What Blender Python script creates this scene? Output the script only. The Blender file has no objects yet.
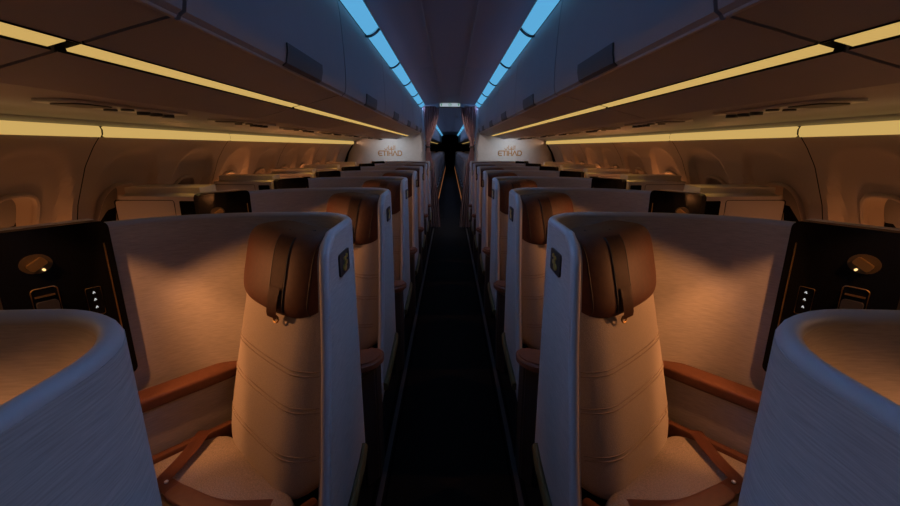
import bpy, bmesh, math, random
from mathutils import Vector, Matrix
from math import sin, cos, pi, sqrt, radians
random.seed(4)
SC = bpy.context.scene
COL = SC.collection
SIDE = 1            # 1: left of the aisle as authored (x < 0); -1: mirrored to the right
ORG = {}            # authored origin of every root

# ------------------------------------------------------------------ materials
def nt(name):
    m = bpy.data.materials.new(name); m.use_nodes = True
    t = m.node_tree; t.nodes.clear()
    o = t.nodes.new('ShaderNodeOutputMaterial')
    return m, t, o
def principled(name, col, rough=.5, metal=0., spec=.5, noise=None, bump=None, var=.12, coat=0., sheen=0.):
    """noise: (scale vec) colour variation; bump: (scale vec, strength, distance)"""
    m, t, o = nt(name)
    b = t.nodes.new('ShaderNodeBsdfPrincipled'); t.links.new(b.outputs[0], o.inputs[0])
    b.inputs['Base Color'].default_value = (*col, 1); b.inputs['Roughness'].default_value = rough
    b.inputs['Metallic'].default_value = metal; b.inputs['Specular IOR Level'].default_value = spec
    b.inputs['Coat Weight'].default_value = coat; b.inputs['Sheen Weight'].default_value = sheen
    tc = t.nodes.new('ShaderNodeTexCoord')
    def tex(sc, detail=3.):
        mp = t.nodes.new('ShaderNodeMapping'); mp.inputs['Scale'].default_value = sc
        t.links.new(tc.outputs['Object'], mp.inputs['Vector'])
        n = t.nodes.new('ShaderNodeTexNoise'); n.inputs['Scale'].default_value = 1.; n.inputs['Detail'].default_value = detail
        t.links.new(mp.outputs[0], n.inputs['Vector']); return n
    if noise:
        n = tex(noise); r = t.nodes.new('ShaderNodeValToRGB')
        r.color_ramp.elements[0].position = .3; r.color_ramp.elements[1].position = .7
        r.color_ramp.elements[0].color = (*[c*(1-var) for c in col], 1)
        r.color_ramp.elements[1].color = (*[min(1, c*(1+var)) for c in col], 1)
        t.links.new(n.outputs['Fac'], r.inputs['Fac']); t.links.new(r.outputs[0], b.inputs['Base Color'])
    if bump:
        n = tex(bump[0]); bp = t.nodes.new('ShaderNodeBump')
        bp.inputs['Strength'].default_value = bump[1]; bp.inputs['Distance'].default_value = bump[2]
        t.links.new(n.outputs['Fac'], bp.inputs['Height']); t.links.new(bp.outputs[0], b.inputs['Normal'])
    return m
def emission(name, col, s=1.):
    m, t, o = nt(name); e = t.nodes.new('ShaderNodeEmission')
    e.inputs[0].default_value = (*col, 1); e.inputs[1].default_value = s
    t.links.new(e.outputs[0], o.inputs[0]); return m

M = {}
M['linen'] = principled('shell_linen', (.40,.385,.37), .75, noise=(18,18,420), var=.16, bump=((18,18,420),.2,.0015))
M['lining'] = principled('lining_fabric', (.44,.40,.35), .8, noise=(30,30,330), var=.12, bump=((40,40,330),.3,.0015))
M['rim'] = principled('rim_satin', (.42,.42,.43), .38)
M['seat'] = principled('seat_fabric', (.43,.375,.31), .85, noise=(500,500,500), var=.18, bump=((420,420,420),.5,.002), sheen=.15)
M['cushion'] = principled('cushion_weave', (.31,.26,.205), .85, noise=(260,260,260), var=.22, bump=((230,330,200),.8,.003), sheen=.1)
M['leather'] = principled('brown_leather', (.135,.054,.029), .48, spec=.35, noise=(60,60,60), var=.1, bump=((260,260,260),.12,.001))
M['headleather'] = principled('dark_brown_leather', (.092,.034,.018), .58, spec=.3, noise=(60,60,60), var=.1, bump=((260,260,260),.12,.001))
M['belt'] = principled('belt_webbing', (.17,.06,.032), .6, bump=((500,500,40),.4,.001))
M['thread'] = principled('seam_thread', (.30,.25,.20), .8)
M['pipe'] = principled('dark_piping', (.03,.016,.012), .6)
M['black'] = principled('gloss_black', (.003,.003,.003), .10, spec=.14)
M['dark'] = principled('dark_plastic', (.018,.018,.020), .5)
M['gold'] = principled('gold_metal', (.34,.22,.08), .42, metal=1.)
M['bronze'] = principled('dark_bronze', (.045,.032,.014), .5, metal=.4)
M['olive'] = principled('olive_bumper', (.13,.10,.035), .5)
M['bin'] = principled('bin_panel', (.33,.32,.33), .5, noise=(8,8,8), var=.02)
M['ceil'] = principled('ceiling_panel', (.42,.42,.46), .55)
M['wall'] = principled('sidewall_panel', (.40,.33,.27), .6)
M['console'] = principled('console_panel', (.52,.47,.42), .28)
M['shade'] = principled('window_shade', (.20,.18,.165), .6)
M['latch'] = principled('latch_panel', (.085,.078,.075), .5)
M['groove'] = principled('groove_black', (.004,.004,.004), .9, spec=.05)
M['carpet'] = principled('navy_carpet', (.0105,.0088,.0078), .95, spec=.12, noise=(160,160,160), var=.55, bump=((300,300,300),.8,.004))
M['track'] = principled('track_metal', (.06,.055,.05), .45)
M['bulk'] = principled('bulkhead_laminate', (.55,.54,.53), .6, noise=(25,25,25), var=.04)
M['steel'] = principled('brushed_edge', (.6,.6,.62), .35, metal=.3)
M['curtain'] = principled('mauve_curtain', (.42,.23,.215), .6, noise=(300,300,20), var=.1, sheen=.3)
M['ecoseat'] = principled('economy_seat_fabric', (.16,.13,.12), .7)
M['ecohead'] = principled('economy_headrest', (.22,.15,.12), .6)
M['icon'] = emission('icon_light', (.8,.8,.78), .8)
M['blue'] = emission('blue_panel_glow', (.105,.40,.70), 1.0)
M['yellow'] = emission('warm_strip_glow', (.60,.385,.115), 1.0)
M['lens'] = emission('lamp_lens', (1.,.62,.25), 1.6)
M['eco'] = emission('aisle_strip_glow', (.75,.27,.09), .45)
M['sign'] = emission('sign_face', (.42,.50,.58), .8)
M['signgreen'] = emission('sign_green', (.02,.22,.08), .8)
M['emblem'] = principled('emblem_gold', (.62,.52,.12), .3, metal=.8)
M['logogold'] = principled('logo_gold', (.40,.19,.05), .45, metal=.2)

# ------------------------------------------------------------------ linking helpers
def tag(o, label, cat, group=None, kind=None):
    if label: o['label'] = label
    if cat: o['category'] = cat
    if group: o['group'] = group
    if kind: o['kind'] = kind
    return o
def root(name, loc, label=None, cat=None, group=None):
    e = bpy.data.objects.new(name, None); COL.objects.link(e); e.empty_display_size = .1
    e.location = (loc[0]*SIDE, loc[1], loc[2]); ORG[e.name] = Vector(loc)
    return tag(e, label, cat, group)
def obj(name, bm, mat, parent=None, smooth=True, org=None, label=None):
    og = ORG[parent.name] if parent else Vector(org or (0,0,0))
    for v in bm.verts:
        v.co = v.co - og
        if SIDE < 0: v.co.x = -v.co.x
    if SIDE < 0: bmesh.ops.reverse_faces(bm, faces=bm.faces)
    me = bpy.data.meshes.new(name); bm.to_mesh(me); bm.free()
    for m in (mat if isinstance(mat, (list, tuple)) else [mat]): me.materials.append(m)
    if smooth:
        for p in me.polygons: p.use_smooth = True
        me.set_sharp_from_angle(angle=radians(38))
    o = bpy.data.objects.new(name, me); COL.objects.link(o)
    if parent: o.parent = parent
    else: o.location = (og.x*SIDE, og.y, og.z)
    ORG[o.name] = og
    if label: o['label'] = label
    return o
def copy_tree(o, parent=None):
    c = o.copy(); COL.objects.link(c)
    if parent: c.parent = parent
    for ch in list(o.children): copy_tree(ch, c)
    return c

# ------------------------------------------------------------------ shape helpers
def box(x0,x1,y0,y1,z0,z1,r=0.,seg=2,f=None,bm=None):
    b = bmesh.new()
    bmesh.ops.create_cube(b, size=1)
    for v in b.verts:
        v.co = Vector(((x0+x1)/2+v.co.x*(x1-x0), (y0+y1)/2+v.co.y*(y1-y0), (z0+z1)/2+v.co.z*(z1-z0)))
    if r > 0: bmesh.ops.bevel(b, geom=list(b.edges), offset=r, segments=seg, affect='EDGES', profile=.5)
    if f:
        for v in b.verts: v.co = Vector(f(*v.co))
        bmesh.ops.recalc_face_normals(b, faces=b.faces)
    if bm is None: return b
    join(bm, b); return bm
def join(a, b):
    me = bpy.data.meshes.new('t'); b.to_mesh(me); b.free(); a.from_mesh(me); bpy.data.meshes.remove(me)
def pillow(c, h, n=4., div=16, f=None):
    """superellipsoid block: centre c, half sizes h, exponent n, mapped by f(local)"""
    b = bmesh.new(); bmesh.ops.create_cube(b, size=2)
    bmesh.ops.subdivide_edges(b, edges=list(b.edges), cuts=div, use_grid_fill=True)
    for v in b.verts:
        x,y,z = v.co; x,y,z = [sin(t*pi/2)*.35+t*.65 for t in (x,y,z)]
        k = (abs(x)**n+abs(y)**n+abs(z)**n)**(1/n)
        v.co = Vector((c[0]+h[0]*x/k, c[1]+h[1]*y/k, c[2]+h[2]*z/k))
        if f: v.co = Vector(f(*v.co))
    bmesh.ops.recalc_face_normals(b, faces=b.faces)
    return b
def tube(path, rx, rz=None, sides=10, normals=None, closed=False, bm=None):
    """tube along 3D path; normals gives the first section axis at each point"""
    rz = rz or rx; b = bm or bmesh.new(); P = [Vector(p) for p in path]; n = len(P); rings = []
    for i,p in enumerate(P):
        if closed: t = (P[(i+1)%n]-P[i-1]).normalized()
        else: t = (P[min(i+1,n-1)]-P[max(i-1,0)]).normalized()
        if normals: a = Vector(normals[i])
        else: a = t.cross(Vector((0,0,1)))
        if a.length < 1e-4: a = Vector((1,0,0))
        a = (a - t*a.dot(t)).normalized(); c = a.cross(t).normalized()
        rings.append([b.verts.new(p+a*rx*cos(2*pi*k/sides)+c*rz*sin(2*pi*k/sides)) for k in range(sides)])
    for i in range(n if closed else n-1):
        A,B = rings[i], rings[(i+1)%n]
        for k in range(sides): b.faces.new((A[k],A[(k+1)%sides],B[(k+1)%sides],B[k]))
    if not closed: b.faces.new(rings[0][::-1]); b.faces.new(rings[-1])
    bmesh.ops.recalc_face_normals(b, faces=b.faces)
    return b
def prism(poly, d0, d1, f):
    """extrude 2D polygon between depths; f(a,b,d) -> world"""
    b = bmesh.new()
    A = [b.verts.new(f(p[0],p[1],d0)) for p in poly]; B = [b.verts.new(f(p[0],p[1],d1)) for p in poly]
    b.faces.new(A); b.faces.new(B[::-1]); n = len(poly)
    for i in range(n): b.faces.new((A[i],B[i],B[(i+1)%n],A[(i+1)%n]))
    bmesh.ops.recalc_face_normals(b, faces=b.faces); return b
def rrect(a0,a1,b0,b1,r,seg=5):
    o = []
    for cx,cy,s in ((a1-r,b1-r,0),(a0+r,b1-r,90),(a0+r,b0+r,180),(a1-r,b0+r,270)):
        for k in range(seg+1):
            t = radians(s+90*k/seg); o.append((cx+r*cos(t), cy+r*sin(t)))
    return o
def extrude_y(prof, y0, y1, th=0., bm=None, caps=True):
    """sweep an open (x,z) profile along y; th > 0 thickens it along its left normal"""
    b = bm or bmesh.new(); n = len(prof)
    if th:
        off = []
        for i,(x,z) in enumerate(prof):
            x0,z0 = prof[max(i-1,0)]; x1,z1 = prof[min(i+1,n-1)]
            l = math.hypot(x1-x0,z1-z0); off.append((x-(z1-z0)/l*th, z+(x1-x0)/l*th))
        prof = list(prof)+off[::-1]
    A = [b.verts.new((x,y0,z)) for x,z in prof]; B = [b.verts.new((x,y1,z)) for x,z in prof]
    k = len(prof)
    for i in range(k if th else k-1): b.faces.new((A[i],A[(i+1)%k],B[(i+1)%k],B[i]))
    if th and caps:
        b.faces.new(A[::-1]); b.faces.new(B)
    if th: bmesh.ops.recalc_face_normals(b, faces=b.faces)
    return b
def lerp(a,b,t): return a+(b-a)*t
def interp(tab, x):
    if x <= tab[0][0]: return tab[0][1]
    for (a,p),(b,q) in zip(tab,tab[1:]):
        if x <= b: return lerp(p,q,(x-a)/(b-a))
    return tab[-1][1]
def catmull(pts, k=6):
    o = []; P = [Vector((*p,0)) for p in pts]; n = len(P)
    for i in range(n-1):
        p0,p1,p2,p3 = P[max(i-1,0)],P[i],P[i+1],P[min(i+2,n-1)]
        for j in range(k):
            t = j/k
            q = .5*((2*p1)+(p2-p0)*t+(2*p0-5*p1+4*p2-p3)*t*t+(3*p1-p0-3*p2+p3)*t**3); o.append((q.x,q.y))
    o.append(tuple(pts[-1])); return o

ORD = ['nearest','second','third','fourth','fifth','sixth','seventh','eighth','ninth','tenth']
PITCH, YC = .905, 1.26       # row pitch; y of the first full row's aisle corner
YB = 7.30                    # bulkhead
def side_word(): return 'left' if SIDE > 0 else 'right'

# ------------------------------------------------------------------ suite shell
ZT = 1.185
def plan_path():
    arc = [(-.495+.18*cos(t), YC+.02+.18*sin(t)) for t in [radians(90*k/10) for k in range(11)]]
    tail = catmull([(-.495,YC+.20),(-.65,YC+.188),(-.80,YC+.160),(-.95,YC+.098),(-1.068,YC-.008),(-1.15,YC-.138),(-1.206,YC-.228)],5)
    return arc+tail[1:]
PATH = plan_path()
def pnorm(i):
    x0,y0 = PATH[max(i-1,0)]; x1,y1 = PATH[min(i+1,len(PATH)-1)]
    dx,dy = x1-x0,y1-y0; l = math.hypot(dx,dy); return (dy/l,-dx/l)      # outward = right of travel direction
def y_near(z):
    r = .07; y = interp([(.26,YC-.53),(.40,YC-.44),(.60,YC-.36),(.9,YC-.28),(1.2,YC-.228)], z)
    if z > ZT-r: y += r-sqrt(max(0,r*r-(z-(ZT-r))**2))
    return y
def z_bot(j): return .26
RET = 8
def shell_sheet(o0, o1):
    """closed sheet following the plan between outward offsets o0 and o1"""
    b = bmesh.new(); rows = [0,.08,.16,.25,.35,.45,.55,.65,.75,.83,.89,.925,.94,.955,.97,.985,1.]
    nP = len(PATH)
    def grid(off):
        G = []
        for j in range(RET+nP):
            colv = []
            for q in rows:
                if j < RET:
                    t = j/RET; zb = lerp(.26,.36,t); z = zb+(ZT-zb)*q
                    y = lerp(y_near(z), YC+.02, t); colv.append(b.verts.new((-.315+off, y, z)))
                else:
                    i = j-RET; zb = lerp(.36,.10,min(1,i/8)); z = zb+(ZT-zb)*q
                    n = (1,0) if i == 0 else pnorm(i)
                    colv.append(b.verts.new((PATH[i][0]+n[0]*off, PATH[i][1]+n[1]*off, z)))
            G.append(colv)
        return G
    A,B = grid(o0),grid(o1); nj,nk = len(A),len(rows)
    for j in range(nj-1):
        for k in range(nk-1):
            b.faces.new((A[j][k],A[j+1][k],A[j+1][k+1],A[j][k+1])); b.faces.new((B[j][k],B[j][k+1],B[j+1][k+1],B[j+1][k]))
        b.faces.new((A[j][0],B[j][0],B[j+1][0],A[j+1][0])); b.faces.new((A[j][-1],A[j+1][-1],B[j+1][-1],B[j][-1]))
    for k in range(nk-1):
        b.faces.new((A[0][k],A[0][k+1],B[0][k+1],B[0][k])); b.faces.new((A[-1][k],B[-1][k],B[-1][k+1],A[-1][k+1]))
    bmesh.ops.recalc_face_normals(b, faces=b.faces); return b
# monitor-side panel frame: origin at the panel's aisle-side top corner on the lining
PA = Vector((-1.048,YC-.024,1.2)); PAX = Vector((-.532,-.847,0)).normalized(); PN = Vector((.847,-.532,0)).normalized()
def pf(a, z, d): return PA+PAX*a+PN*(d+.006)+Vector((0,0,z))
def make_shell():
    r = root('suite_shell', (-.32,YC,0))
    obj('outer_panel', shell_sheet(0,-.014), M['linen'], r)
    obj('lining', shell_sheet(-.0145,-.028), M['lining'], r)
    # rim: along the top, round the near top corner and down the near edge
    pts, nn = [], []
    for z in (.27,.35,.45,.6,.75,.9,1.0,1.06,ZT-.07): pts.append((-.325,y_near(z),z)); nn.append((1,0,0))
    for k in range(1,6):
        t = radians(90*k/6); z = ZT-.07+.07*sin(t); pts.append((-.325,y_near(z-1e-5),z)); nn.append((1,0,0))
    for t in (0,.3,.6,.85): pts.append((-.330,lerp(YC-.228+.075,YC+.02,t),ZT)); nn.append((1,0,0))
    for i in range(len(PATH)):
        n = (1,0) if i == 0 else pnorm(i)
        pts.append((PATH[i][0]-n[0]*.015,PATH[i][1]-n[1]*.015,ZT)); nn.append((*n,0))
    obj('rim', tube(pts,.0140,.013,12,nn), M['rim'], r)
    # seat number plate and emblem on the aisle face
    X = -.315
    pl = obj('number_plate', prism(rrect(YC-.148,YC-.040,1.058,1.124,.010), X-.002, X+.005, lambda a,b,d:(d,a,b)), M['dark'], r, label='dark plate with a gold emblem')
    e = bmesh.new()
    for cy,cz,ry,rz in ((-.102,1.078,.017,.010),(-.086,1.090,.013,.008),(-.096,1.104,.012,.006),(-.076,1.108,.008,.006)):
        join(e, prism([(YC+cy+ry*cos(2*pi*k/12), cz+rz*sin(2*pi*k/12)) for k in range(12)], X+.005, X+.008, lambda a,b,d:(d,a,b)))
    obj('emblem', e, M['emblem'], pl)
    # bumper along the lower edge
    bp = [(X+.008,YC-.44,.318),(X+.010,YC-.36,.325),(X+.010,YC-.2,.338),(X+.010,YC-.06,.355),(X+.006,YC+.0,.372)]
    obj('bumper', tube(bp,.013,.022,10,[(1,0,0)]*5), M['olive'], r)
    # glossy panel with lamp, handset and buttons
    p = obj('control_panel', prism(rrect(.004,.262,-.50,.006,.022), -.030, .012, pf), M['black'], r, label='glossy black panel')
    obj('panel_housing', prism(rrect(.004,.235,-.50,.006,.022), -.075, -.030, pf), M['console'], r)
    obj('edge_trim', tube([pf(.024,z,.012) for z in (-.06,-.2,-.34,-.45)],.0022,None,6), M['gold'], p)
    disc = [(.180+.034*cos(2*pi*k/32), -.089+.027*sin(2*pi*k/32)) for k in range(32)]
    obj('lamp_disc', prism(disc,.012,.0145,pf), M['bronze'], p)
    ca,sa = cos(-.55),sin(-.55)
    cap = [(.180+ca*x-sa*y, -.089-(sa*x+ca*y)*-1) for x,y in rrect(-.021,.021,-.011,.011,.006)]
    obj('lamp_head', prism(cap,.0145,.026,pf), M['gold'], p)
    obj('lamp_lens', prism([(.1685+.0032*cos(k*pi/5),-.1065+.0032*sin(k*pi/5)) for k in range(10)],.016,.024,pf), M['lens'], p)
    h = bmesh.new()
    join(h, tube([pf(a,z,.013) for a,z in rrect(.150,.206,-.30,-.158,.010)],.0016,None,6,closed=True))
    join(h, box(0,1,0,1,0,1,f=lambda a,b,c: pf(lerp(.158,.200,a),lerp(-.183,-.179,b),lerp(.012,.018,c))))
    obj('handset_cradle', h, M['gold'], p)
    obj('handset', prism(rrect(.155,.201,-.295,-.195,.008),.012,.022,pf), M['dark'], p)
    ic = bmesh.new()
    for a,z in ((.073,-.204),(.073,-.226),(.073,-.250)):
        for da,dz,s in ((0,.002,.0021),(.002,-.0015,.0016),(-.0022,-.001,.0013)):
            join(ic, prism([(a+da+s*cos(k*pi/3),z+dz+s*sin(k*pi/3)) for k in range(6)],.0125,.0135,pf))
    for a,z in ((.178,-.222),(.196,-.238),(.160,-.238)):
        join(ic, prism([(a-.0026,z-.0015),(a+.0026,z-.0015),(a,z+.002)],.0225,.0235,pf))
    obj('icons', ic, M['icon'], p)
    obj('button_frame', tube([pf(a,z,.0125) for a,z in rrect(.055,.092,-.275,-.188,.004)],.0008,None,5,closed=True), M['gold'], p)
    return r

# ------------------------------------------------------------------ seat
SA = radians(41); SF = Vector((-sin(SA),-cos(SA),0)); SW = Vector((cos(SA),-sin(SA),0)); SO = Vector((-.610,1.078,0))
LEAN = .25
def S(u,v,z):
    p = SO+SW*u+SF*v+Vector((0,0,z))
    if p.x > -.365: p.x = -.365+.018*(1-math.exp(-(p.x+.365)/.018))   # the seat's aisle flank is trimmed flush with the shell
    return p
def L(z): return -LEAN*(z-.455)
def bulge(u): return .014*(1-(u/.25)**2)-4.5*max(0,u-.12)**2
def back_front(u,z,a=.248,b=.062,c=.36,z0=.76,n=5.):
    k = max(0,1-abs(u/a)**n-abs((z-z0)/c)**n)
    return -.062+b*k**(1/n)+L(z)
def make_seat():
    r = root('airline_seat', (-.56,1.01,0))
    obj('seat_base', box(-.25,.24,-.14,.33,.0,.36,.02,2,S), M['dark'], r)
    obj('seat_cushion', pillow((0,.20,.40),(.268,.225,.058),6.,14,S), M['cushion'], r)
    bk = obj('backrest', pillow((0,-.062,.76),(.248,.062,.36),5.,22,lambda u,v,z:S(u,v+L(z)+bulge(u),z)), M['seat'], r)
    for zz in (.805,.700,.560):
        for dz in (0,-.013):
            pts = []
            for k in range(25):
                u = lerp(-.232,.225,k/24)
                pts.append(S(u, back_front(u,zz+dz)+bulge(u)+.0008, zz+dz))
            obj('stitching', tube(pts,.0018,None,5,[(0,0,1)]*25), M['thread'], bk)
    obj('back_shell', box(-.235,.235,-.160,-.118,.10,1.07,.02,2,lambda u,v,z:S(u,v+L(z),z)), M['dark'], r)
    # headrest with strap and buckle
    hz, ha, hb, hc, hn = 1.062, .222, .078, .122, 4.6
    hv = -.034
    bow = lambda u: -.018*(u/ha)**2-2.0*max(0,u-.10)**2
    def H(u,v,z):
        p = SO+SW*(u-.012)+SF*(v+L(z)+bow(u))+Vector((0,0,z))
        if p.x > -.35: p.x = -.35+.022*(1-math.exp(-(p.x+.35)/.022))
        return p
    hd = obj('headrest', pillow((0,hv,hz),(ha,hb,hc),hn,20,H), M['headleather'], r)
    def hfront(u,z,e=0):
        q = (z-hz)/hc; k = max(0,1-abs(u/ha)**hn-abs(q)**hn); return hv+hb*k**(1/hn)+e
    def strip(u0,u1,zs,e):
        b = bmesh.new(); P = []
        for z,ex in zs:
            rw = []
            for k in range(5):
                u = lerp(u0,u1,k/4); rw.append(b.verts.new(H(u,hfront(u,z,e)+ex,z)))
            P.append(rw)
        for i in range(len(P)-1):
            for k in range(4): b.faces.new((P[i][k],P[i][k+1],P[i+1][k+1],P[i+1][k]))
        bmesh.ops.solidify(b, geom=list(b.faces), thickness=.006); bmesh.ops.recalc_face_normals(b, faces=b.faces); return b
    zs = [(lerp(hz+hc*.999,hz-.035,k/14),0) for k in range(15)]
    st = obj('strap', strip(.040,.105,zs,.003), M['headleather'], hd)
    obj('strap_loop', strip(.046,.098,[(hz-.030,.003),(hz-.06,.006),(hz-.085,.008),(hz-.105,.014),(hz-.118,.026)],.004), M['headleather'], st)
    for u in (.037,.109):
        obj('seam', tube([H(u,hfront(u,z)+.0015,z) for z in [lerp(hz+hc*.995,hz-hc*.8,k/16) for k in range(17)]],.0022,None,6,[SW]*17), M['pipe'], hd)
    obj('seam', tube([H(.185,hfront(.185,z)+.0005,z) for z in [lerp(hz+hc*.93,hz-hc*.93,k/16) for k in range(17)]],.0016,None,6,[SW]*17), M['pipe'], hd)
    obj('buckle', tube([H(.074+.012*cos(t),.034,hz-.126+.009*sin(t)) for t in [2*pi*k/14 for k in range(14)]],.0028,None,6,closed=True), M['gold'], st, label='small gold buckle')
    # window-side armrest
    obj('armrest', pillow((-.350,.145,.622),(.042,.315,.023),5.,12,S), M['leather'], r)
    obj('armrest_panel', box(-.380,-.325,-.13,.40,.06,.602,.006,1,S), M['lining'], r)
    obj('side_bolster', box(-.304,-.272,-.10,.39,.34,.452,.012,2,S), M['leather'], r)
    obj('side_bolster', box(.238,.270,-.06,.30,.34,.455,.012,2,S), M['leather'], r)
    # aisle-side armrest pad on a dark console
    fp = catmull([(-.47,.57),(-.472,.625),(-.40,.655),(-.335,.675),(-.295,.675),(-.276,.65),(-.274,.60),(-.302,.552),(-.355,.523),(-.42,.550),(-.47,.57)],4)[:-1]
    b = prism(fp,.560,.600,lambda a,b_,d:(a,b_,d))
    bmesh.ops.bevel(b, geom=[e for e in b.edges if abs(e.verts[0].co.z-e.verts[1].co.z)<1e-5], offset=.012, segments=3, affect='EDGES')
    obj('aisle_armrest', b, M['leather'], r)
    b = prism([(-.46,.58),(-.46,.722),(-.304,.722),(-.304,.605),(-.355,.54),(-.42,.565)],.0,.545,lambda a,b_,d:(a,b_,d))
    bmesh.ops.bevel(b, geom=list(b.edges), offset=.010, segments=2, affect='EDGES')
    obj('aisle_console', b, M['dark'], r)
    # belts lying on the cushion
    def belt(pts,w,th=.004,zf=.003):
        b = bmesh.new(); R = []
        P = [Vector((u,v,0)) for u,v,_ in pts]
        for i,(u,v,dz) in enumerate(pts):
            t = (P[min(i+1,len(P)-1)]-P[max(i-1,0)]).normalized(); n = Vector((-t.y,t.x,0))
            rw = []
            for k in (-1,-.4,.4,1):
                q = P[i]+n*w/2*k; rw.append(b.verts.new(S(q.x,q.y,.4685+dz+(.003 if abs(k)<1 else 0))))
            R.append(rw)
        for i in range(len(R)-1):
            for k in range(3): b.faces.new((R[i][k],R[i][k+1],R[i+1][k+1],R[i+1][k]))
        bmesh.ops.solidify(b, geom=list(b.faces), thickness=.004); bmesh.ops.recalc_face_normals(b, faces=b.faces); return b
    q = lambda pts,k=5: [(x,y,z) for (x,y),z in zip(catmull([p[:2] for p in pts],k),[p[1] for p in catmull([(0,p[2]) for p in pts],k)])]
    bl = obj('seat_belt', belt(q([(-.255,.055,.012),(-.20,.11,.010),(-.16,.16,.008),(-.12,.21,.010),(-.06,.27,.012)]),.044), M['belt'], r, label='brown lap belt webbing')
    obj('belt_tongue', box(-.022,.022,-.03,.03,0,.008,.003,1,lambda a,b,c:S(-.055+a*.75+b*.66,.285-a*.66+b*.75,.480+c)), M['steel'], bl)
    b2 = obj('seat_belt', belt(q([(-.115,.222,.014),(-.05,.205,.015),(.03,.180,.014),(.12,.135,.014),(.21,.05,.012)]),.045), M['belt'], r, label='brown lap belt with padded sleeve')
    obj('airbag_sleeve', pillow((0,0,0),(.15,.029,.008),5.,10,lambda a,b,c:S(.100+a*.93+b*.30,.170-a*.36+b*.93-a*a*.5,.494+c)), M['leather'], b2)
    obj('rivet', pillow((0,0,0),(.006,.006,.004),2.,4,lambda a,b,c:S(-.085+a,.212+b,.491+c)), M['steel'], b2)
    return r

# ------------------------------------------------------------------ window-side console
def make_console():
    r = root('side_console', (-1.46,YC+.05,0))
    y0 = YC-.05
    pl = [(-1.262,y0),(-1.750,y0+.01),(-1.75,YC+.22),(-1.29,YC+.22)]
    b = prism(pl,.38,1.215,lambda x,y,d:(x,y,d))
    bmesh.ops.bevel(b, geom=[e for e in b.edges if (e.verts[0].co.z > 1.2 and e.verts[1].co.z > 1.2) or abs(e.verts[0].co.z-e.verts[1].co.z) > .5], offset=.042, segments=5, affect='EDGES')
    obj('console_body', b, M['console'], r)
    F = lambda a,z,d:(a,y0+.004-(a+1.262)*.02-d,z)
    dr = obj('console_door', prism(rrect(-1.735,-1.432,.70,1.148,.012),.0,.004,F), M['console'], r)
    obj('door_seam', tube([F(a,z,.003) for a,z in rrect(-1.740,-1.427,.695,1.153,.012)],.0022,None,5,closed=True), M['groove'], r)
    obj('niche', prism(rrect(-1.400,-1.318,1.05,1.150,.006),.0,.004,F), M['groove'], r, label='niche shown as a flat black plate')  # flat black plate; the opening's inner shade is put into its colour
    return r

# ------------------------------------------------------------------ build the pods
for SIDE in (1,-1):
    w = side_word()
    sh, se, co = make_shell(), make_seat(), make_console()
    for k in range(-1,7):
        i = k+1
        o = sh if k == 0 else copy_tree(sh)
        o.location.y = YC+PITCH*k
        if k < 0:
            o.location.x -= .065*SIDE
            for ch in list(o.children):
                if ch.name.startswith('number_plate'):
                    for g in list(ch.children): bpy.data.objects.remove(g)
                    bpy.data.objects.remove(ch)
        where = ('curved grey suite shell filling the bottom %s corner, nearest the viewer' % w) if i == 0 else \
            ('curved grey fabric suite shell, %s from the front of those %s of the aisle%s' % (ORD[i], w, ''))
        tag(o, where, 'suite partition', 'suite shells along the %s of the aisle' % w)
        if k < 0: continue
        o = se if k == 0 else copy_tree(se)
        o.location.y = 1.01+PITCH*k
        tag(o, 'beige airline seat with brown leather headrest, %s from the front, %s of the aisle' % ('first' if k == 0 else ORD[k], w), 'airline seat', 'suite seats %s of the aisle' % w)
        if k < 6:
            o = co if k == 0 else copy_tree(co)
            o.location.y = YC+.05+PITCH*k; o.scale.z = .885 if k == 0 else 1
            tag(o, 'beige window-side console box, %s from the front under the %s windows' % ('first' if k == 0 else ORD[k], w), 'console', 'consoles under the %s windows' % w)

# ------------------------------------------------------------------ cabin shell
def struct(name, bm, mat, **k):
    o = obj(name, bm, mat, **k); o['kind'] = 'structure'; return o
WALLX = [(0,-1.62),(.2,-1.72),(.5,-1.82),(.8,-1.86),(1.0,-1.845),(1.15,-1.805),(1.33,-1.73),(1.42,-1.672),(1.465,-1.635)]
J0, JP = 1.985, 1.15            # side panel joints
AW = .228                      # half width of a window recess
def arches():
    return [c for c in [J0-.262+.575*k for k in range(-3,9)] if .2 < c < 6.8]
def recess(y,z):
    """scoop round each window: flush at the top, deepening downwards, crisp sides"""
    d = 0.
    for c in arches():
        u = abs(y-c)/AW
        if u < 1.15:
            q = (z-1.0)/.41
            f = (u**2.8+max(q,0)**2.8)**(1/2.8)
            t = min(1,max(0,(1.0-f)/.075+.25)); t = t*t*(3-2*t)
            dep = .012+.070*min(1,max(0,(1.42-z)/.42))
            if z < 1.0: dep *= max(0,1-(1.0-z)/.40)**.5
            d = max(d, dep*t)
    return d
WC, WA, WB = 1.055, .118, .168   # window centre height, half width, half height
def in_window(y,z,g=0.):
    for c in arches():
        if (abs(y-c)/(WA+g))**3+(abs(z-WC)/(WB+g))**3 < 1: return True
    return False
def wall_mesh(y0,y1):
    b = bmesh.new(); ys = []; y = y0
    while y < y1: ys.append(y); y += .0145
    ys.append(y1)
    zs = [0,.2,.4,.55]+[.6+.0148*k for k in range(58)]+[1.465]
    V = [[b.verts.new((interp(WALLX,z)-recess(y,z),y,z)) for z in zs] for y in ys]
    for i in range(len(ys)-1):
        for k in range(len(zs)-1):
            if in_window((ys[i]+ys[i+1])/2,(zs[k]+zs[k+1])/2,.004): continue
            b.faces.new((V[i][k],V[i+1][k],V[i+1][k+1],V[i][k+1]))
    return b
def wx(y,z): return interp(WALLX,z)-recess(y,z)
YE = 26.
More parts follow.
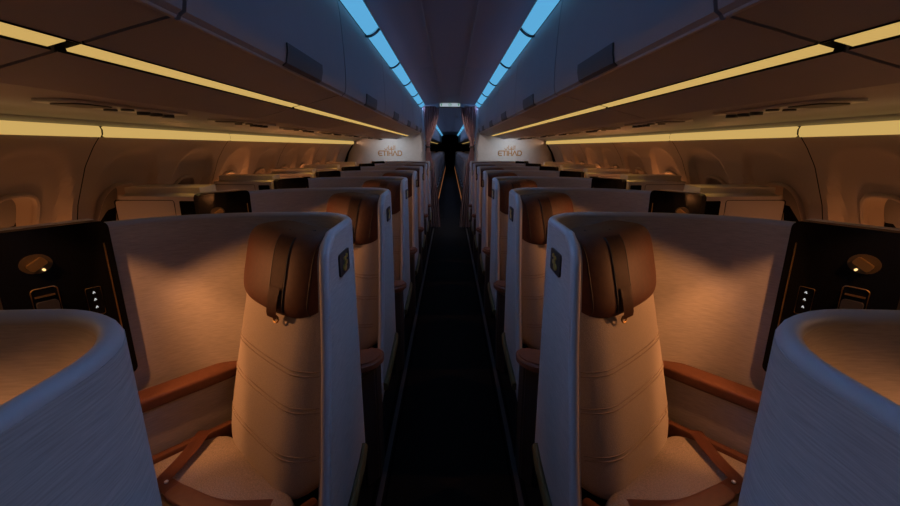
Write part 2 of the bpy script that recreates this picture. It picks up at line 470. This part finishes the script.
BINS = [(-.35,.84),(.84,2.03),(2.03,3.22),(3.22,4.41),(4.41,5.60),(5.60,6.79),(6.79,7.285)]
UND = [(-.925,1.548),(-.85,1.567),(-.742,1.5945)]
UND2 = [(-.694,1.607),(-.60,1.632),(-.512,1.654)]
DOOR = [(-.500,1.654),(-.488,1.662),(-.482,1.690),(-.480,1.75),(-.482,1.84),(-.486,1.93),(-.492,2.01),(-.499,2.058)]
def make_bin(y0,y1,latch=True):
    g = .006; r = root('overhead_bin', (-.7,(y0+y1)/2,1.55))
    un = extrude_y(UND,y0+g,y1-g,.012)
    join(un, extrude_y(UND2,y0+g,y1-g,.012))
    obj('bin_underside', un, M['bin'], r)
    obj('strip_channel', extrude_y([(-.742,1.5945),(-.744,1.606),(-.692,1.619),(-.693,1.607)],y0+g,y1-g,.006), M['groove'], r)
    obj('light_strip', extrude_y([(-.736,1.598),(-.700,1.607)],y0+.020,y1-.020,.005), M['yellow'], r, label='glowing warm light strip')
    obj('bin_door', extrude_y(DOOR,y0+g,y1-g,.012), M['bin'], r)
    obj('bin_lip', tube([(-.506,y,1.653) for y in (y0+g,y1-g)],.007,.005,8,[(1,0,0)]*2), M['rim'], r)
    if latch:
        c = (y0+y1)/2+.05; h = .17 if y1-y0 > 1 else .1
        obj('latch', extrude_y([(-.497,1.655),(-.486,1.663),(-.480,1.690),(-.4795,1.716)],c-h,c+h,-.004), M['latch'], r, label='darker recessed latch')
    return r
BLUEP = [(-.497,2.062),(-.484,2.060),(-.468,2.063),(-.450,2.072),(-.432,2.085),(-.418,2.100)]
def blue_panel(y0,y1,name='ceiling_light'):
    r = root(name, (-.46,(y0+y1)/2,2.06))
    obj('diffuser', extrude_y(BLUEP,y0+.012,y1-.012,.006), M['blue'], r)
    obj('light_frame', extrude_y([(-.417,2.102),(-.412,2.096),(-.406,2.097)],y0+.001,y1-.001,.006), M['rim'], r)
    obj('divider_rib', extrude_y([(x,z-.004) for x,z in BLUEP],y1-.010,y1+.010,-.010), M['dark'], r)
    return r
window_no = 0
for SIDE in (1,-1):
    w = side_word()
    # side wall panels with a gap at each joint, black hull behind
    joints = [J0+JP*k for k in range(-2,5)]
    wm = bmesh.new()
    for k,j in enumerate(joints):
        y1 = j+JP-.003 if k < 6 else 7.12
        if j < 7.0: join(wm, wall_mesh(max(j+.003,-.4), min(y1,7.12)))
    struct('wall_'+w, wm, M['wall'])
    hull = [(x-.15,z) for z,x in [(q,interp(WALLX,q)) for q in (0,.3,.6,.9,1.15,1.33,1.465)]]+[(-1.60,1.66),(-1.2,1.9),(-.6,2.26),(0,2.27)]
    struct('trim_hull_'+w, extrude_y(hull,-.6,YE,.02), M['groove'])
    # cove between the wall light and the bins
    struct('trim_cove_'+w, extrude_y([(-1.632,1.514),(-1.612,1.524),(-1.602,1.536),(-1.588,1.538),(-1.56,1.548),(-1.53,1.556),(-1.48,1.560),(-.928,1.557)],-.5,7.28,.008), M['bin'])
    struct('baseboard_'+w, extrude_y([(-1.615,.0),(-1.70,.18),(-1.705,.19)],-.4,7.12,-.012), M['dark'])
    for j in joints:
        y0,y1 = max(j,-.4),min(j+JP,7.14)
        if y1-y0 < .1: continue
        r = root('sidewall_light', (-1.63,(y0+y1)/2,1.46))
        obj('diffuser', extrude_y([(-1.628,1.470),(-1.622,1.478),(-1.620,1.497),(-1.626,1.509)],y0+.011,y1-.011,-.010), M['yellow'], r)
        obj('light_housing', extrude_y([(-1.640,1.466),(-1.646,1.512)],y0+.004,y1+.004,-.006), M['groove'], r)
        tag(r, 'warm glowing light strip above the %s windows, %s from the front' % (w, ORD[joints.index(j)]), 'wall light', 'light strips above the %s windows' % w)
    for c in arches():
        window_no += 1
        e = root('window_%d' % window_no, (-1.84,c,WC)); e['kind'] = 'structure'
        nrm = Vector((1,0,.16)).normalized()
        def WP(a,z,d,c=c):
            return Vector((wx(c,WC)+ (z-WC)*-0.0,c+a,z))*1.0
        def wxs(z,c=c): return interp(WALLX,z)-recess(c,max(z,.9))
        ring = [(math.copysign(abs(cos(t))**(2/3.),cos(t)),math.copysign(abs(sin(t))**(2/3.),sin(t))) for t in [2*pi*k/48 for k in range(48)]]
        obj('window_frame', tube([(wxs(WC+WB*b)+.002,c+WA*a,WC+WB*b) for a,b in ring],.016,.012,8,[(1,0,0)]*48,closed=True), M['wall'], e)
        b = bmesh.new()
        A = [b.verts.new((wxs(WC+WB*q)+.004,c+WA*a,WC+WB*q)) for a,q in ring]
        B = [b.verts.new((wxs(WC+WB*q)-.088,c+WA*.92*a,WC+WB*.94*q)) for a,q in ring]
        for k in range(48): b.faces.new((A[k],A[(k+1)%48],B[(k+1)%48],B[k]))
        obj('window_reveal', b, M['wall'], e)
        obj('window_shade', prism([(c+WA*.95*a,WC+WB*.97*q) for a,q in ring],-.084,-.080,lambda y,z,d:(wxs(z)+d,y,z)), M['shade'], e)
    # overhead bins
    bins = [make_bin(*q) for q in BINS]
    for i,b in enumerate(bins):
        tag(b, 'overhead bin with underside light strip on the %s, %s' % (w, ['nearest the viewer in the top corner','second from the viewer','third from the viewer','fourth from the viewer','fifth from the viewer','sixth from the viewer','short last one at the bulkhead'][i]), 'overhead bin', 'overhead bins on the %s' % w)
    # passenger service units under the bins
    pr = None
    for k in range(7):
        if pr is None:
            y = 1.55
            pr = root('service_unit', (-1.17,y,1.55))
            obj('unit_panel', prism(rrect(-1.24,-1.10,y-.28,y+.28,.03),1.549,1.557,lambda a,b,d:(a,b,d)), M['console'], pr)
            for dy in (.10,.17,.24):
                v = obj('air_nozzle', prism([(-1.17+.022*cos(t),y+dy+.022*sin(t)) for t in [2*pi*k_/16 for k_ in range(16)]],1.538,1.5495,lambda a,b,d:(a,b,d)), M['dark'], pr)
            for dx,dy in ((-.03,-.02),(.03,-.02)):
                obj('reading_lens', prism([(-1.17+dx+.02*cos(t),y+dy+.02*sin(t)) for t in [2*pi*k_/16 for k_ in range(16)]],1.543,1.5495,lambda a,b,d:(a,b,d)), M['track'], pr)
            obj('speaker_grille', prism(rrect(-1.225,-1.115,y-.24,y-.10,.03),1.545,1.5495,lambda a,b,d:(a,b,d)), M['track'], pr)
            o = pr
        else: o = copy_tree(pr)
        o.location.y = 1.55+PITCH*(k-.0)
        if o.location.y > 7: o.location.y = 6.9
        tag(o, 'service unit with air nozzles under the %s bins, %s from the front' % (w, 'first' if k == 0 else ORD[k]), 'service panel', 'service units under the %s bins' % w)
    # blue ceiling lights
    for k in range(8):
        y0 = .69+1.0*k; y1 = min(y0+1.0, 7.30)
        if y0 > 7.1: break
        r = blue_panel(y0-.03,y1-.03)
        tag(r, 'glowing blue ceiling light panel, %s from the front of the %s row' % ('first' if k == 0 else ORD[k], w), 'ceiling light', 'blue ceiling lights on the %s' % w)
    # economy cabin behind the curtain
    eb = None
    y = 7.46; n = 0
    while y < 24:
        if eb is None: eb = make_bin(y,y+1.6,False); o = eb; base = o.location.y
        else: o = copy_tree(eb); o.location.y = base+1.6*n
        tag(o, 'far overhead bin beyond the curtain on the %s' % w, 'overhead bin', 'far overhead bins beyond the curtain on the %s' % w)
        y += 1.6; n += 1
    y = 7.40; n = 0; bb = None
    while y < 25:
        if bb is None: bb = blue_panel(y,y+2.2); o = bb; base = o.location.y
        else: o = copy_tree(bb); o.location.y = base+2.2*n
        tag(o, 'far blue ceiling light beyond the curtain on the %s' % w, 'ceiling light', 'far blue ceiling lights beyond the curtain on the %s' % w)
        y += 2.2; n += 1
    ec = None
    for k in range(20):
        y = 8.75+.79*k
        if ec is None:
            ec = root('economy_seat_row', (-.95,y,0))
            for j,x in enumerate((-.50,-.98,-1.46)):
                ra = lambda a,b,c,x=x,y=y: (x+a,y+b+(c-.45)*.16,c)
                if j: ra = lambda a,b,c,x=x,y=y: (x+a,y+b+(c-.45)*.16,c)
                obj('seat_cushion', pillow((0,-.22,.45),(.22,.24,.06),5.,6,lambda a,b,c,x=x,y=y:(x+a,y+b,c)), M['ecoseat'], ec)
                obj('backrest', pillow((0,.06,.78),(.22,.055,.38),5.,8,ra), M['ecoseat'], ec)
                obj('headrest', pillow((0,.03,1.08),(.19,.05,.11),4.,6,ra), M['ecohead'], ec)
            for x in (-.262,-.74,-1.22,-1.70):
                obj('armrest', box(x-.022,x+.022,y-.42,y+.08,.60,.64,.01,2), M['dark'], ec)
            obj('aisle_side_panel', box(-.272,-.256,y-.40,y+.10,.20,.61,.006,1), M['track'], ec)
            obj('floor_glow_strip', box(-.255,-.250,y-.40,y+.12,.30,.335), M['eco'], ec)
            obj('seat_leg', box(-.36,-.33,y-.35,y+.05,0,.40,.006,1), M['dark'], ec)
            obj('seat_leg', box(-1.4,-1.37,y-.35,y+.05,0,.40,.006,1), M['dark'], ec)
            o = ec
        else: o = copy_tree(ec); o.location.y = y
        tag(o, 'triple row of dark economy seats beyond the curtain, %s of the aisle' % w, 'seat row', 'economy seat rows beyond the curtain on the %s' % w)
    struct('wall_far_'+w, extrude_y([(x,z) for z,x in WALLX],7.37,25.7,-.02), M['wall'])
    struct('trim_far_cove_'+w, extrude_y([(-1.632,1.514),(-1.588,1.538),(-1.48,1.560),(-.928,1.557)],7.37,25.7,.008), M['bin'])
    fl = None
    for k in range(6):
        if fl is None:
            fl = root('sidewall_light', (-1.63,8.9,1.46))
            obj('diffuser', extrude_y([(-1.628,1.470),(-1.620,1.487),(-1.626,1.509)],7.40,10.38,-.010), M['yellow'], fl)
            o = fl
        else: o = copy_tree(fl); o.location.y = 8.9+3.0*k
        tag(o, 'far warm light strip beyond the curtain on the %s' % w, 'wall light', 'far warm light strips beyond the curtain on the %s' % w)

SIDE = 1
struct('floor', box(-1.75,1.75,-.6,YE,-.05,0), M['carpet'], smooth=False)
for s in (-1,1):
    tr = bmesh.new()
    join(tr, box(s*.294-.011,s*.294+.011,-.4,7.25,0,.004,.0015,1)); 
    o = struct('trim_track', tr, M['track'])
    tr = box(s*.268-.006,s*.268+.006,-.4,7.25,0,.002); struct('trim_track_edge', tr, M['groove'])
    tr = box(s*.318-.006,s*.318+.006,-.4,7.25,0,.002); struct('trim_track_edge', tr, M['groove'])
# ceiling: two long side panels and a centre panel, seams between, cross joints every 2.2 m
cb = bmesh.new()
for y0,y1 in [(-.6,1.78),(1.786,4.0),(4.006,6.22),(6.226,7.36)]+[(7.366+2.2*k,7.36+2.2*(k+1)) for k in range(8)]+[(24.97,YE)]:
    for x0,x1 in ((-.406,-.147),(-.142,.142),(.147,.406)):
        arch = lambda x: 2.118-.020*(x/.406)**2
        xs = [lerp(x0,x1,q/6) for q in range(7)]
        join(cb, extrude_y([(x,arch(x)) for x in xs],y0,y1,.010))
struct('ceiling', cb, M['ceil'])
for s in (-1,1):
    struct('trim_ceiling_seam', box(s*.1445-.004,s*.1445+.004,-.6,YE,2.1105,2.120), M['rim'], smooth=False)

# ------------------------------------------------------------------ bulkhead, header, sign
def hullx(z): return interp([(0,-1.62),(.5,-1.82),(.8,-1.86),(1.0,-1.845),(1.33,-1.73),(1.5,-1.64)],z)
for SIDE in (1,-1):
    w = side_word()
    poly = [(-.45,0),(-1.62,0),(-1.82,.5),(-1.86,.8),(-1.84,1.0),(-1.74,1.33),(-1.62,1.52),(-1.52,1.64),(-1.2,1.84),(-.6,2.20),(-.45,2.20)]
    struct('wall_bulkhead_'+w, prism(poly,YB,YB+.05,lambda a,b,d:(a,d,b)), M['bulk'], smooth=False)
    struct('trim_doorpost_'+w, box(-.456,-.428,YB-.02,YB+.07,0,2.06,.006,2), M['steel'])
    struct('trim_bin_end_'+w, prism(DOOR+[(-.452,2.05),(-.446,1.66)],YB-.014,YB-.002,lambda a,b,d:(a,d,b)), M['steel'])
SIDE = 1
hd = box(-.50,.50,7.20,7.26,2.075,2.130,.008,2)
join(hd, box(-.24,.24,7.19,7.27,2.055,2.10,.008,2))
struct('trim_door_header', hd, M['bin'])
sg = root('exit_sign', (0,7.18,2.07), 'lit white sign with green marks above the aisle doorway', 'sign')
obj('sign_housing', box(-.178,.178,7.165,7.19,2.058,2.132,.006,2), M['dark'], sg)
obj('sign_face', box(-.168,.168,7.160,7.166,2.066,2.124,.002,1), M['sign'], sg)
g = bmesh.new()
R_ = lambda cx,cz,pts: prism([(cx+x,cz+z) for x,z in pts],7.158,7.160,lambda a,b,d:(a,d,b))
for s in (-1,1): join(g, R_(s*.142,2.095,[(-.008,-.018),(.008,-.018),(.008,.006),(.014,.006),(0,.022),(-.014,.006),(-.008,.006)]))
join(g, tube([(.026*cos(t),7.159,2.095+.020*sin(t)) for t in [2*pi*k/20 for k in range(20)]],.004,.003,6,[(0,1,0)]*20,closed=True))
join(g, R_(0,2.095,[(-.010,-.004),(.004,-.010),(.012,.002),(-.002,.010)]))
obj('sign_marks', g, M['signgreen'], sg)
# gold lettering on each bulkhead
def stroke(b, pts, wd, f):
    for (x0,z0),(x1,z1) in zip(pts,pts[1:]):
        l = math.hypot(x1-x0,z1-z0); tx,tz = (x1-x0)/l*wd/2,(z1-z0)/l*wd/2
        x0_,z0_,x1_,z1_ = x0-tx,z0-tz,x1+tx,z1+tz
        join(b, prism([(x0_-tz,z0_+tx),(x0_+tz,z0_-tx),(x1_+tz,z1_-tx),(x1_-tz,z1_+tx)],0,.004,f))
def wordmark(cx, w):
    z0,h,sw = 1.279,.074,.016
    lg = root('wall_lettering', (cx,YB-.004,z0), 'gold airline name in Latin and Arabic letters on the %s bulkhead' % w, 'lettering')
    F = lambda a,b,d:(cx+a,YB-.0005-d,z0+b)
    b = bmesh.new(); H = h
    x = -.205
    # E with a rounded back
    stroke(b,[(x+.062,H),(x+.020,H),(x+.004,H*.72),(x+.004,H*.28),(x+.020,0),(x+.062,0)],sw,F); stroke(b,[(x+.004,H*.5),(x+.058,H*.5)],sw*.9,F)
    x += .076; stroke(b,[(x,H),(x+.066,H)],sw,F); stroke(b,[(x+.033,0),(x+.033,H)],sw,F)
    x += .084; stroke(b,[(x,0),(x,H)],sw,F)
    x += .024; stroke(b,[(x,0),(x,H)],sw,F); stroke(b,[(x,H*.5),(x+.052,H*.5)],sw*.9,F); stroke(b,[(x+.052,0),(x+.052,H)],sw,F)
    x += .070; stroke(b,[(x,0),(x+.034,H),(x+.070,0)],sw,F)
    x += .088; stroke(b,[(x,0),(x,H),(x+.044,H),(x+.062,H*.72),(x+.062,H*.28),(x+.044,0),(x,0)],sw,F)
    obj('latin_lettering', b, M['logogold'], lg)
    b = bmesh.new(); o = .100; s = .010     # Arabic word, read right to left
    stroke(b,[(.086,o),(.086,o+.062)],s,F)                                            # alif
    stroke(b,[(.066,o+.062),(.066,o),(.036,o),(.036,o+.018)],s,F)                     # lam-teh
    stroke(b,[(.036,o),(.014,o),(.028,o+.026),(.002,o+.024)],s,F)                     # hah
    stroke(b,[(.014,o),(-.024,o),(-.024,o+.062)],s,F)                                 # alif
    stroke(b,[(-.046,o+.038),(-.052,o+.004),(-.082,o),(-.090,o+.014)],s,F)            # dal
    stroke(b,[(.026,o-.016),(.030,o-.012)],s,F); stroke(b,[(.040,o+.038),(.044,o+.038)],s*.9,F); stroke(b,[(.022,o+.045),(.026,o+.045)],s*.9,F)
    obj('arabic_lettering', b, M['logogold'], lg)
wordmark(-1.035,'left'); wordmark(1.035,'right')

# ------------------------------------------------------------------ curtains
def curtain(w):
    r = root('curtain', (-.32,7.23,0), 'mauve curtain gathered and tied back at the %s of the aisle doorway' % w, 'curtain')
    prof = [(.03,-.458,-.165),(.3,-.452,-.185),(.7,-.44,-.225),(1.1,-.425,-.29),(1.35,-.405,-.34),(1.42,-.40,-.347),(1.5,-.405,-.338),(1.73,-.43,-.245),(1.9,-.44,-.195),(2.0,-.445,-.183),(2.10,-.448,-.180)]
    zs = [.03+.04*k for k in range(53)]
    b = bmesh.new(); G = []
    for z in zs:
        l = interp([(p[0],p[1]) for p in prof],z); rr = interp([(p[0],p[2]) for p in prof],z); rw = []
        amp = min(.03,(rr-l)*.12)
        for k in range(91):
            t = k/90; ph = t*2*pi*6.5+.3*sin(z*2)+.25*sin(t*9)
            rw.append(b.verts.new((lerp(l,rr,t)+.004*sin(ph*2),7.235+amp*sin(ph),z)))
        G.append(rw)
    for i in range(len(G)-1):
        for k in range(90): b.faces.new((G[i][k],G[i][k+1],G[i+1][k+1],G[i+1][k]))
    bmesh.ops.solidify(b, geom=list(b.faces), thickness=.004)
    obj('curtain_cloth', b, M['curtain'], r)
    obj('tie_band', tube([(-.374+.040*cos(t),7.235+.028*sin(t),1.42) for t in [2*pi*k/24 for k in range(24)]],.004,.014,6,[(0,0,0.)]*0 or None,closed=True), M['dark'], r)
for SIDE in (1,-1): curtain(side_word())
SIDE = 1
fc = bmesh.new(); G = []
for z in (0,1.,2.13):
    G.append([fc.verts.new((lerp(-.50,.50,k/120),25.6+.03*sin(k*.7),z)) for k in range(121)])
for i in range(2):
    for k in range(120): fc.faces.new((G[i][k],G[i][k+1],G[i+1][k+1],G[i+1][k]))
bmesh.ops.solidify(fc, geom=list(fc.faces), thickness=.004)
c_ = obj('curtain', fc, M['groove'], org=(0,25.6,0)); tag(c_, 'small black curtain closing the far end of the aisle', 'curtain')
struct('wall_back', box(-1.8,1.8,25.75,25.8,0,2.2), M['groove'], smooth=False)

# ------------------------------------------------------------------ lights
WARM = (1.,.39,.14)
def lamp(name, kind, loc, energy, col, aim=None, **k):
    l = bpy.data.lights.new(name, kind); l.energy = energy; l.color = col
    for a,v in k.items(): setattr(l,a,v)
    o = bpy.data.objects.new(name, l); COL.objects.link(o); o.location = loc
    if aim is not None: o.rotation_euler = (Vector(aim)-Vector(loc)).to_track_quat('-Z','Y').to_euler()
    return o
for s in (-1,1):
    # wash from the blue ceiling strips: a narrow throw onto the aisle faces and a weak wide one
    for k in range(4):
        y = .9+1.85*k
        lamp('ceiling_wash','AREA',(s*.452,y,2.062),.58,(.24,.46,1.),(-s*1.02,y,0),shape='RECTANGLE',size=1.75,size_y=.06,spread=radians(36))
        lamp('ceiling_glow','AREA',(s*.452,y,2.064),.85,(.15,.38,1.),(-s*.45,y,1.5),shape='RECTANGLE',size=1.75,size_y=.05,spread=radians(150))
    for k in range(4):
        y = 8.6+3.2*k
        lamp('far_ceiling_wash','AREA',(s*.452,y,2.062),4.,(.35,.50,1.),(-s*.45,y,1.2),shape='RECTANGLE',size=3.,size_y=.06,spread=radians(145))
    for k in range(-1,7):
        y = J0+JP*(k-.5)
        # warm strip above the windows
        lamp('window_strip_wash','AREA',(s*1.612,y,1.488),.75,(1.,.52,.27),(0,y,1.50),shape='RECTANGLE',size=1.1,size_y=.03,spread=radians(84))
        dy = PITCH*k
        q = pf(.105,-.10,.05)
        lamp('panel_lamp','SPOT',(s*abs(q.x),q.y+dy,q.z),12. if k < 0 else 7.5,WARM,(s*.60,1.22+dy,.78),spot_size=radians(92),spot_blend=.5,shadow_soft_size=.012)
        if k < 0: continue
        lamp('reading_light','SPOT',(s*1.17,.70+dy,1.53),27.,WARM,(s*.95,1.33+dy,.57),spot_size=radians(38),spot_blend=.5,shadow_soft_size=.02)
        lamp('added_console_spot','SPOT',(s*1.20,YC-.05+dy,1.535),2.2,(1.,.52,.06),(s*1.32,YC+.06+dy,1.2),spot_size=radians(44),spot_blend=.8,shadow_soft_size=.02)  # added spot that makes the yellow patch on each console top
        lamp('console_lamp','POINT',(s*1.58,YC+.63+dy,.93),.15,(1.,.46,.22),shadow_soft_size=.02)
    cs = arches()
    for c,e in zip(cs,[.2,.0,.24,.05,.0,.80,.12,.3,.6,.25,.4,.3]):
        if e: lamp('added_recess_lamp','POINT',(s*1.885,c,.865),e*5,(1.,.36,.11),shadow_soft_size=.015)  # unseen lamp added low in the recess so the window scoop glows
    lamp('bulkhead_light','SPOT',(s*1.0,6.80,1.53),6.5,(.84,.92,1.),(s*1.0,7.3,1.32),spot_size=radians(110),spot_blend=1.,shadow_soft_size=.03)
lamp('added_curtain_fill','SPOT',(0,6.85,2.07),26.,(1.,.86,.80),(0,7.3,1.2),spot_size=radians(110),spot_blend=1.,shadow_soft_size=.03)  # added fill spot that brightens the curtains and the floor below them
w_ = bpy.data.worlds.new('cabin_air'); SC.world = w_; w_.use_nodes = True
w_.node_tree.nodes['Background'].inputs[0].default_value = (.01,.012,.016,1); w_.node_tree.nodes['Background'].inputs[1].default_value = 1.

# ------------------------------------------------------------------ camera
cam = bpy.data.cameras.new('camera'); co_ = bpy.data.objects.new('camera', cam); COL.objects.link(co_)
cam.sensor_width = 36; cam.lens = 36*410/900; cam.clip_start = .02
th = math.atan(106/410)
co_.location = (0,0,1.42); co_.rotation_euler = (pi/2-th,0,0)
SC.camera = co_
SC.view_settings.view_transform = 'Standard'; SC.view_settings.look = 'None'; SC.view_settings.gamma = 1
SC.view_settings.exposure = 0; SC.view_settings.use_curve_mapping = False
